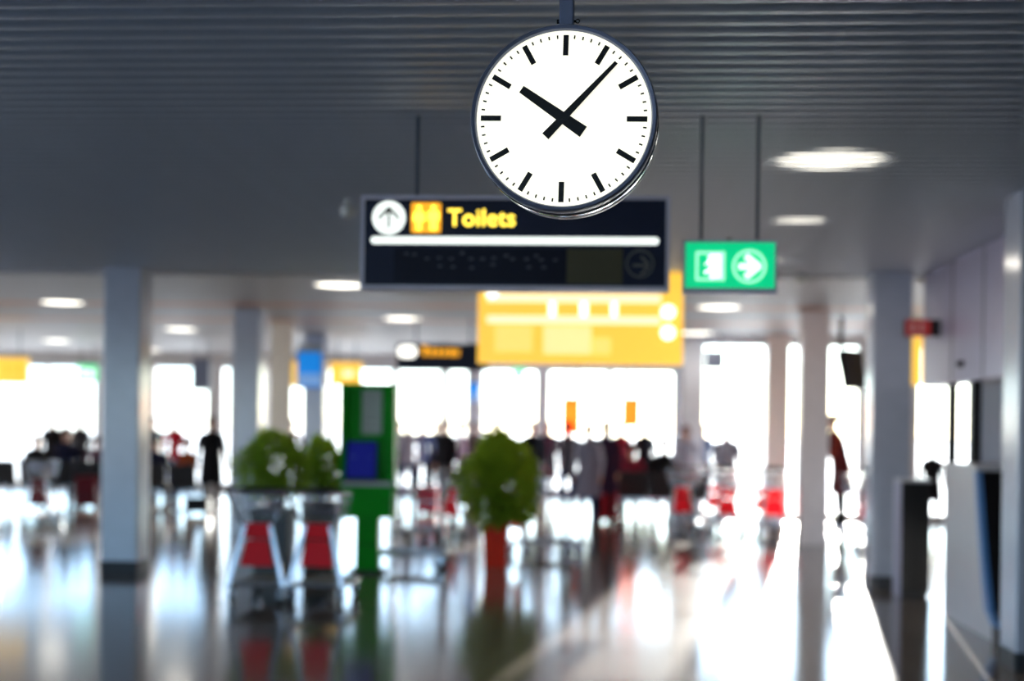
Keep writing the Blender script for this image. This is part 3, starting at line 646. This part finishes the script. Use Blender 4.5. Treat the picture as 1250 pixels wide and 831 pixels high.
# ------------------------------------------------------------------ plants
rng = random.Random(4)
def bush(parent, c, rx, rz, n, name='foliage', leaf=0.055):
    m = MB()
    for i in range(n):
        while True:
            x, y, z = (rng.uniform(-1, 1) for _ in range(3)); r2 = x * x + y * y + z * z
            if 0.10 < r2 < 1.0: break
        wob = 1 + 0.13 * sin(5 * x + 3 * z + c[0]) + 0.10 * cos(7 * y - 4 * z)
        p = Vector((c[0] + x * rx * wob, c[1] + y * rx * wob, c[2] + z * rz * wob))
        d = Vector((x + rng.uniform(-.6, .6), y + rng.uniform(-.6, .6), z + rng.uniform(-.7, .5))).normalized()
        s = d.cross(Vector((rng.uniform(-1, 1), rng.uniform(-1, 1), 1))).normalized(); nn = d.cross(s)
        l = leaf * rng.uniform(.7, 1.4); w_ = l * 0.32
        m.add([p, p + d * l * .5 + s * w_ + nn * l * .06, p + d * l - nn * l * .12, p + d * l * .5 - s * w_ + nn * l * .06, p + d * l * .5 - nn * l * .03], [(0, 1, 4), (1, 2, 4), (2, 3, 4), (3, 0, 4)])
    o = m.build(name, M['leaf'], parent, True); o['kind'] = 'stuff'; return o
def stems(parent, z0, c, rx, rz):
    m = MB()
    for i in range(9):
        a = 2 * pi * i / 9; e_ = Vector((c[0] + cos(a) * rx * .7, c[1] + sin(a) * rx * .7, c[2] + rng.uniform(-.3, .7) * rz))
        m.tube([(0.02 * cos(a), 0.02 * sin(a), z0), (c[0] * .6 + cos(a) * rx * .25, c[1] * .6 + sin(a) * rx * .25, (z0 + e_.z) / 2), e_], [0.014, 0.010, 0.004], 6)
    m.build('stems', M['bark'], parent, True)
pp = ground(604, 692); pl = thing('potted_bush', 'rounded green bush in a red-orange square pot on the sunlit floor', 'potted plant', (pp.x, pp.y + 0.15, 0))
m = MB(); m.loft([[(s1 * a, s2 * a, z) for s1, s2 in ((-1, -1), (1, -1), (1, 1), (-1, 1))] for a, z in ((0.125, 0), (0.14, 0.44), (0.15, 0.44), (0.15, 0.48), (0.128, 0.48), (0.126, 0.43))], cap=False); m.add([(-.12, -.12, 0), (.12, -.12, 0), (.12, .12, 0), (-.12, .12, 0)], [(0, 1, 2, 3)])
m.build('pot', M['pot'], pl); MB().box(-.128, .128, -.128, .128, 0.41, 0.435).build('soil', M['soil'], pl)
stems(pl, 0.43, (0.06, 0, 0.98), 0.36, 0.45); bush(pl, (0.06, 0, 0.99), 0.42, 0.54, 5200, leaf=0.07)
def planter(px, py, label, rx, rz, zc, n):
    p = ground(px, py); t = thing('planter_bush', label, 'potted plant', (p.x, p.y + 0.2, 0), 0, 'bushes in black planters')
    m = MB(); m.loft([[(s1 * a, s2 * a, z) for s1, s2 in ((-1, -1), (1, -1), (1, 1), (-1, 1))] for a, z in ((0.17, 0), (0.2, 0.66), (0.21, 0.66), (0.21, 0.72), (0.18, 0.72), (0.175, 0.66))], cap=False); m.add([(-.17, -.17, 0), (.17, -.17, 0), (.17, .17, 0), (-.17, .17, 0)], [(0, 1, 2, 3)])
    m.build('pot', M['black_pot'], t); MB().box(-.178, .178, -.178, .178, 0.63, 0.66).build('soil', M['soil'], t)
    stems(t, 0.66, (0, 0, zc), rx * .9, rz); bush(t, (0, 0, zc), rx, rz, n)
planter(328, 704, 'wide green bush in a black planter behind the nearest left trolley', 0.38, 0.34, 1.17, 3600)
planter(388, 689, 'smaller lighter bush in a black planter beside the green kiosk', 0.27, 0.33, 1.12, 2600)

# ------------------------------------------------------------------ right-hand furniture
cp = ground(1117, 729); cb = thing('black_cabinet', 'tall black cabinet with a thin lit top beside the right column', 'cabinet', (cp.x, cp.y + 0.16, 0), 0)
MB().box(-0.14, 0.14, -0.16, 0.16, 0.04, 1.12, 0.008).build('body', M['dark'], cb)
MB().box(-0.15, 0.15, -0.17, 0.17, 1.12, 1.15, 0.008).build('top', M['desk'], cb)
MB().box(-0.12, 0.12, -0.14, 0.14, 0.0, 0.04).build('foot', M['dark_plinth'], cb)
MB().box(-0.155, -0.139, -0.165, 0.165, 0.0, 1.12).build('side_panel', M['lilac'], cb)
ds = thing('service_desk', 'pale service desk with curved blue edge and black front, right picture edge', 'desk', (2.95, 11.07, 0))
def fy(z): return 0.70 * (z / 1.3) ** 0.6 if z > 0.12 else 0.0          # front edge sweeps back towards the top
zs = [0.0, 0.12] + [0.12 + 1.18 * k / 12 for k in range(1, 13)]
m = MB(); m.loft([[(0.0, fy(z) * 0.93 + 0.16 - 0.06 * z, z), (0.04, fy(z) * 0.93 + 0.16 - 0.06 * z, z), (0.04, 1.75, z), (0.0, 1.75, z)] for z in zs]); m.build('side_panel', M['desk'], ds)
m = MB(); m.loft([[(-0.006, fy(z) * 0.93, z), (0.04, fy(z) * 0.93, z), (0.04, fy(z) * 0.93 + 0.155 - 0.06 * z, z), (-0.006, fy(z) * 0.93 + 0.155 - 0.06 * z, z)] for z in zs[1:]]); m.build('edge_band', M['desk_blue'], ds)
m = MB(); m.loft([[(0.04, fy(z) * 0.93 + 0.02, z), (0.95, fy(z) * 0.93 + 0.02, z), (0.95, fy(z) * 0.93 + 0.06, z), (0.04, fy(z) * 0.93 + 0.06, z)] for z in zs]); m.build('front_panel', M['dark'], ds)
MB().box(0.0, 0.2, 0.0, 0.15, 0.0, 0.12).build('foot', M['dark'], ds)
MB().box(-0.02, 0.97, 0.62, 1.78, 1.30, 1.345, 0.01).build('top', M['desk'], ds)

# ------------------------------------------------------------------ benches, bags
def bench(px, py, n, label, rz=0):
    p = ground(px, py); t = thing('bench', label, 'bench', (p.x, p.y, 0), radians(rz), 'waiting benches'); L = n * 0.56
    MB().box(-L / 2, L / 2, -0.03, 0.03, 0.33, 0.39).build('beam', M['silver'], t)
    for s in (-1, 1):
        MB().bar((s * (L / 2 - .3), 0, .34), (s * (L / 2 - .3), 0, 0.03), 0.05, 0.05).build('leg', M['silver'], t); MB().box(s * (L / 2 - .3) - .03, s * (L / 2 - .3) + .03, -.28, .28, 0, .035).build('foot', M['silver'], t)
    for i in range(n):
        x = -L / 2 + 0.28 + i * 0.56
        MB().box(x - .25, x + .25, -.24, .24, .39, .44, 0.04).build('seat', M['bench'], t)
        MB().loft([[(x - .25, yy_, z), (x + .25, yy_, z), (x + .25, yy_ + .04, z), (x - .25, yy_ + .04, z)] for yy_, z in ((-.26, .44), (-.30, .62), (-.34, .86))]).build('backrest', M['bench'], t)
    return t
bench(80, 616, 5, 'black row of seats with people, far left before the window')
bench(790, 634, 4, 'dark row of seats with people in the centre, left of trolleys')
bench(192, 622, 3, 'black row of seats between the two left columns')

def suitcase(px, py, w, h, d, m, label, rz=0):
    p = ground(px, py); t = thing('suitcase', label, 'suitcase', (p.x, p.y, 0), radians(rz))
    MB().box(-w / 2, w / 2, -d / 2, d / 2, 0.05, h, 0.03).build('shell', m, t)
    hd = MB().tube([(-w * .25, d * .3, h - .02), (-w * .25, d * .3, h + .22), (w * .25, d * .3, h + .22), (w * .25, d * .3, h - .02)], 0.01, 6).build('handle', M['rubber'], t, True)
    for s in (-1, 1): MB().lathe([(.03, -.012), (.03, .012)], 12, 'x', (s * w * .35, 0, .03)).build('wheel', M['rubber'], t, True)
    MB().box(-w * .42, w * .42, -d / 2 - .008, -d / 2 + .004, h * .35, h * .38).build('strap', M['rubber'], t)
FAB = lambda n, c, r=0.8: mat('fabric_' + n, rgb(*c), r, var=0.18, scale=14, spec=0.2)
suitcase(738, 637, .44, .62, .26, FAB('red_case', (168, 14, 34), .5), 'dark red suitcase below the person in the plum coat')
suitcase(242, 628, .42, .30, .30, FAB('black_case', (14, 12, 16), .5), 'low black bag on the floor beside the dark standing figure')
suitcase(106, 620, .40, .60, .25, FAB('wine_case', (92, 10, 22), .5), 'wine red suitcase at the end of the left seats')
suitcase(522, 628, .36, .52, .24, FAB('pink_case', (214, 60, 84), .5), 'pink suitcase among people right of the kiosk')

# ------------------------------------------------------------------ people
SKINM = M['skin']
def skin_body(J, E, reg, mats, waist, ymax):
    """one continuous body: joints J{name:(pos,radius)}, edges E, grown with the Skin modifier; faces coloured by the nearest limb"""
    names = list(J); idx = {n: i for i, n in enumerate(names)}
    me = bpy.data.meshes.new('body'); me.from_pydata([J[n][0] for n in names], [(idx[a], idx[b]) for a, b in E], [])
    o = bpy.data.objects.new('body', me); COL.objects.link(o)
    md = o.modifiers.new('skin', 'SKIN'); md.use_smooth_shade = True; md.branch_smoothing = 0.4
    for n in names:
        sv = me.skin_vertices[0].data[idx[n]]; r = J[n][1]; sv.radius = r if isinstance(r, tuple) else (r, r); sv.use_root = (n == 'pelvis')
    ss = o.modifiers.new('sub', 'SUBSURF'); ss.levels = ss.render_levels = 1
    dg = bpy.context.evaluated_depsgraph_get(); new = bpy.data.meshes.new_from_object(o.evaluated_get(dg))
    bpy.data.objects.remove(o); bpy.data.meshes.remove(me)
    new.materials.clear()
    for m_ in mats: new.materials.append(m_)
    segs = [(Vector(J[a][0]), Vector(J[b][0]), reg[(a, b)]) for a, b in E]
    for p in new.polygons:
        c = p.center; best = 1e9; bi = 0
        for a, b, r in segs:
            ab = b - a; t = max(0, min(1, (c - a).dot(ab) / max(1e-9, ab.length_squared))); d = (a + ab * t - c).length
            if d < best: best = d; bi = r
        if bi in (1, 2) and abs(c.x) < .19 and c.y < ymax and abs(c.z - waist) < .2: bi = 1 if c.z > waist else 2     # clean hem at the waist
        p.material_index = bi
    new.name = 'body'; return new
def person(px, py, label, top, legs, hair=(30, 22, 20), face=180, sit=False, stride=0.0, arms='down', coat=None, scale=1.0, lean=0.0, sk=None, lift=0.0):
    """figure facing local +Y; face = heading in degrees (180 looks at the camera)"""
    p = ground(px, py)
    t = thing('person', label, 'person', (p.x, p.y, lift), radians(face), 'travellers in the hall'); t.scale = (scale,) * 3
    pz = 0.545 if sit else 0.93; V = Vector
    ly = lean
    J = {'pelvis': ((0, 0, pz), (.145, .115)), 'waist': ((0, ly * .3, pz + .18), (.135, .105)), 'chest': ((0, ly * .7, pz + .38), (.16, .115)), 'collar': ((0, ly, pz + .50), (.10, .08)),
         'neck': ((0, ly + .005, pz + .575), .052), 'jaw': ((0, ly + .02, pz + .635), (.066, .072)), 'skull': ((0, ly + .01, pz + .72), (.078, .092)), 'crown': ((0, ly, pz + .79), (.055, .065)), 'nose': ((0, ly + .112, pz + .675), .012), 'chin': ((0, ly + .07, pz + .612), .03)}
    E = [('pelvis', 'waist'), ('waist', 'chest'), ('chest', 'collar'), ('collar', 'neck'), ('neck', 'jaw'), ('jaw', 'skull'), ('skull', 'crown'), ('skull', 'nose'), ('jaw', 'chin')]
    reg = {E[0]: 1, E[1]: 1, E[2]: 1, E[3]: 0, E[4]: 0, E[5]: 0, E[6]: 0, E[7]: 0, E[8]: 0}
    def add(a, b, pos, r, rg): J[b] = (tuple(pos), r); E.append((a, b)); reg[(a, b)] = rg
    for s, S_ in ((-1, 'L'), (1, 'R')):
        st_ = stride * s
        add('pelvis', 'hip' + S_, (s * .095, 0, pz - .06), .09, 2)
        if sit: kn, an = (s * .11, .44, .50), (s * .11, .42, .08)
        else: kn, an = (s * .10, st_ * .45 + .02, .50), (s * .10, st_ * .9 - abs(st_) * .1, .085 + (0.05 if st_ < -.05 else 0))
        add('hip' + S_, 'knee' + S_, kn, .062, 2); add('knee' + S_, 'ankle' + S_, an, .043, 2)
        add('ankle' + S_, 'heel' + S_, (an[0], an[1] - .04, an[2] - .045), .042, 3); add('ankle' + S_, 'toe' + S_, (an[0] * 1.1, an[1] + .15, an[2] - .05), .041, 3)
        sh = (s * .185, ly * .9, pz + .475); add('collar', 'shoulder' + S_, sh, .062, 1)
        if arms == 'down': el, wr_ = (s * .245, ly * .6 - .03 - st_ * .2, pz + .20), (s * .25, ly * .4 + .06 - st_ * .5, pz - .04)
        elif arms == 'front': el, wr_ = (s * .24, ly * .7 + .04, pz + .22), (s * .14, ly + .26, pz + .20)
        elif arms == 'phone' and s == 1: el, wr_ = (s * .27, ly + .12, pz + .30), (s * .13, ly + .13, pz + .60)
        elif arms == 'wave' and s == 1: el, wr_ = (s * .30, ly + .05, pz + .56), (s * .26, ly + .08, pz + .82)
        elif arms == 'push': el, wr_ = (s * .23, ly + .06, pz + .22), (s * .22, ly + .32, pz + .14)
        elif arms == 'lap': el, wr_ = (s * .24, ly + .05, pz + .20), (s * .10, .28, pz + .12)
        else: el, wr_ = (s * .24, ly * .6 - .02, pz + .20), (s * .24, ly * .4 + .08, pz - .04)
        add('shoulder' + S_, 'elbow' + S_, el, .046, 1); add('elbow' + S_, 'wrist' + S_, wr_, .031, 1)
        d = (V(wr_) - V(el)).normalized(); pal = V(wr_) + d * .075; add('wrist' + S_, 'palm' + S_, pal, (.036, .02), 0)
        side = d.cross(V((1, 0, 0))); side = side.normalized() if side.length > .2 else V((0, 1, 0)); nrm = d.cross(side).normalized()
        for f in range(4):
            o_ = (f - 1.5) * .019; ln = (.055, .066, .060, .045)[f]; k1 = pal + side * o_ + d * ln * .6; k2 = k1 + d * ln * .45 - nrm * s * .018
            add('palm' + S_, 'fa%d' % f + S_, k1, .0095, 0); add('fa%d' % f + S_, 'fb%d' % f + S_, k2, .008, 0)
        th = V(wr_) + d * .03 + side * .035; add('wrist' + S_, 'ta' + S_, th, .011, 0); add('ta' + S_, 'tb' + S_, th + d * .035 + side * .012, .009, 0)
    nm = 'c%d_%d_%d' % top; nl = 'c%d_%d_%d' % legs
    me = skin_body(J, E, reg, [sk or SKINM, FAB(nm, top), FAB(nl, legs), M['rubber']], pz - (0.0 if sit else .06), .12 if sit else 1.0)
    t.location.z = -min(v.co.z for v in me.vertices) * scale - .004; me.shade_smooth(); b = bpy.data.objects.new('body', me); COL.objects.link(b); b.parent = t
    hm = MB(); hc = V((0, ly - .012, pz + .735)); rings = []
    for k in range(7):
        a = (pi * .62) * k / 6; R_ = []
        for j in range(16):
            q_ = 2 * pi * j / 16; fr_ = max(0, sin(q_)); aa = a * (1 - .42 * fr_)
            R_.append((hc.x + .086 * sin(aa) * cos(q_) + 1e-5 * j, hc.y + .108 * sin(aa) * sin(q_), hc.z + .092 * cos(aa)))
        rings.append(R_)
    hm.loft(rings, cap=False).build('hair', FAB('hair%d' % hair[0], hair, .6), t, True)
    em = MB()
    for s in (-1, 1): em.ball((s * .032, ly + .088, pz + .70), .011, 8, 6)
    em.build('eyes', M['black'], t, True)
    for s in (-1, 1): MB().ball((s * .077, ly + .01, pz + .68), .026, 8, 6, (.4, .8, 1.1)).build('ear', sk or SKINM, t, True)
    if coat:
        cm = MB(); zb_ = pz - (.08 if sit else .38); R2 = []
        for z, a, c_ in ((zb_, .225, .175), (pz - .02, .20, .155), (pz + .18, .178, .135), (pz + .38, .198, .142), (pz + .47, .20, .12), (pz + .53, .11, .09), (pz + .56, .075, .075)):
            yo = ly * max(0, min(1, (z - pz) / .5))
            R2.append([(a * cos(2 * pi * j / 18), yo + c_ * sin(2 * pi * j / 18), z) for j in range(18)])
        cm.loft(R2, cap=False).build('coat', FAB('c%d_%d_%d' % coat, coat), t, True)
    return t
NV, BK, JN, GR, WN = (22, 24, 48), (13, 11, 16), (34, 54, 98), (124, 122, 132), (96, 14, 30)
person(80, 616, 'seated person in a navy coat, tallest head in the far left group', NV, BK, face=0, sit=True, coat=NV, lift=-.02, scale=1.12, arms='lap')
person(43, 616, 'seated person in black beside the lone dark red trolley', BK, BK, face=0, sit=True, arms='lap', coat=BK)
person(117, 616, 'seated person in grey-pink top close to the front left column', (110, 80, 96), BK, face=0, sit=True, arms='lap', hair=(70, 40, 34))
person(212, 609, 'standing person in red vest, dark hood and blue jeans between left columns', (190, 16, 40), (70, 92, 140), face=160, hair=(24, 22, 32), arms='front')
person(190, 622, 'seated person in navy, left of the person in red', NV, NV, face=10, sit=True, arms='lap', coat=NV)
person(228, 622, 'seated person with orange scarf and dark coat beside the person in red', (150, 70, 30), NV, face=150, sit=True, arms='lap')
person(257, 626, 'tall person in black next to the second left column', BK, BK, face=200, coat=BK, stride=.12)
person(317, 612, 'person in black whose head shows above the wide left bush', BK, BK, face=20, coat=BK)
person(354, 612, 'person in dark red whose head shows above the left bushes', WN, BK, face=10, hair=(60, 22, 24))
person(497, 622, 'person in pale grey right beside the green kiosk', (168, 164, 176), JN, face=170, hair=(120, 84, 66))
person(515, 613, 'person in blue-grey jacket behind the pink suitcase', (88, 100, 140), BK, face=200, arms='push')
person(544, 620, 'tall person in a long black coat left of the red-orange pot', BK, BK, face=150, coat=BK, stride=.1)
person(562, 618, 'person in mauve top just left of the potted bush', (140, 104, 126), BK, face=90, stride=.15)
person(606, 622, 'person in black standing behind the potted bush', BK, BK, face=180, coat=BK)
person(649, 624, 'dark-coated person with reddish face right of the potted bush', BK, BK, face=190, coat=BK, sk=mat('ruddy_skin', rgb(176, 84, 70), .55))
person(692, 640, 'walking man in grey jacket and blue jeans under the orange banner', (96, 94, 104), JN, face=195, stride=.18, sk=mat('ruddy_skin', rgb(176, 84, 70), .55))
person(717, 644, 'person in a long grey coat beside the man in jeans', (176, 172, 186), JN, face=160, coat=(128, 124, 140), scale=.97)
person(738, 640, 'person in dark plum coat with raised hand, behind the red suitcase', (44, 24, 48), BK, face=165, coat=(44, 24, 48), arms='wave')
person(770, 634, 'seated person in dark red top, left end of the centre seats', (130, 30, 50), BK, face=10, sit=True, arms='lap', hair=(80, 34, 40))
person(810, 634, 'seated broad person in black on the centre seats', BK, BK, face=0, sit=True, arms='lap', coat=BK, scale=1.08)
person(836, 636, 'person with reddish hair and pale jacket behind first far trolley', (176, 178, 196), BK, face=190, hair=(112, 28, 34), arms='push', scale=.97)
person(886, 636, 'person in grey jacket pushing the far trolleys, dark hair', (134, 138, 154), BK, face=180, arms='push', coat=(150, 152, 166), scale=.98)
person(1027, 645, 'person in brown-red jacket leaning behind the sunlit column', (120, 40, 28), BK, face=100, lean=.14, hair=(40, 16, 20), coat=(74, 20, 24), arms='push', scale=1.1)
person(1137, 641, 'small distant dark figure seen just above the tall black cabinet', BK, BK, face=180, coat=BK, scale=.8)
person(64, 604, 'far standing person in black between the two left seated figures', BK, BK, face=20, coat=BK)
person(97, 604, 'far standing person in charcoal behind the left row of seats', (40, 38, 46), BK, face=170, coat=(40, 38, 46))
person(186, 606, 'far standing person in a dark navy coat left of the person in red', NV, BK, face=30, coat=NV)
person(486, 606, 'far person in black half hidden by the right edge of the green kiosk', BK, BK, face=160, coat=BK)
person(532, 606, 'far person in navy left of the tall person in black coat', NV, NV, face=200, coat=NV)
person(578, 608, 'far person in grey-brown left of the potted bush top', (92, 78, 78), BK, face=20, coat=(92, 78, 78))
person(668, 612, 'far person in dark plum right behind the potted bush', (60, 34, 54), BK, face=180, coat=(60, 34, 54))
person(757, 614, 'far person in dark red coat between plum coat and centre seats', WN, BK, face=170, coat=WN)
person(786, 612, 'far person in black standing behind the centre seats', BK, BK, face=10, coat=BK)
person(857, 616, 'far person in dark slate coat between the far trolleys', (54, 58, 74), BK, face=190, coat=(54, 58, 74))
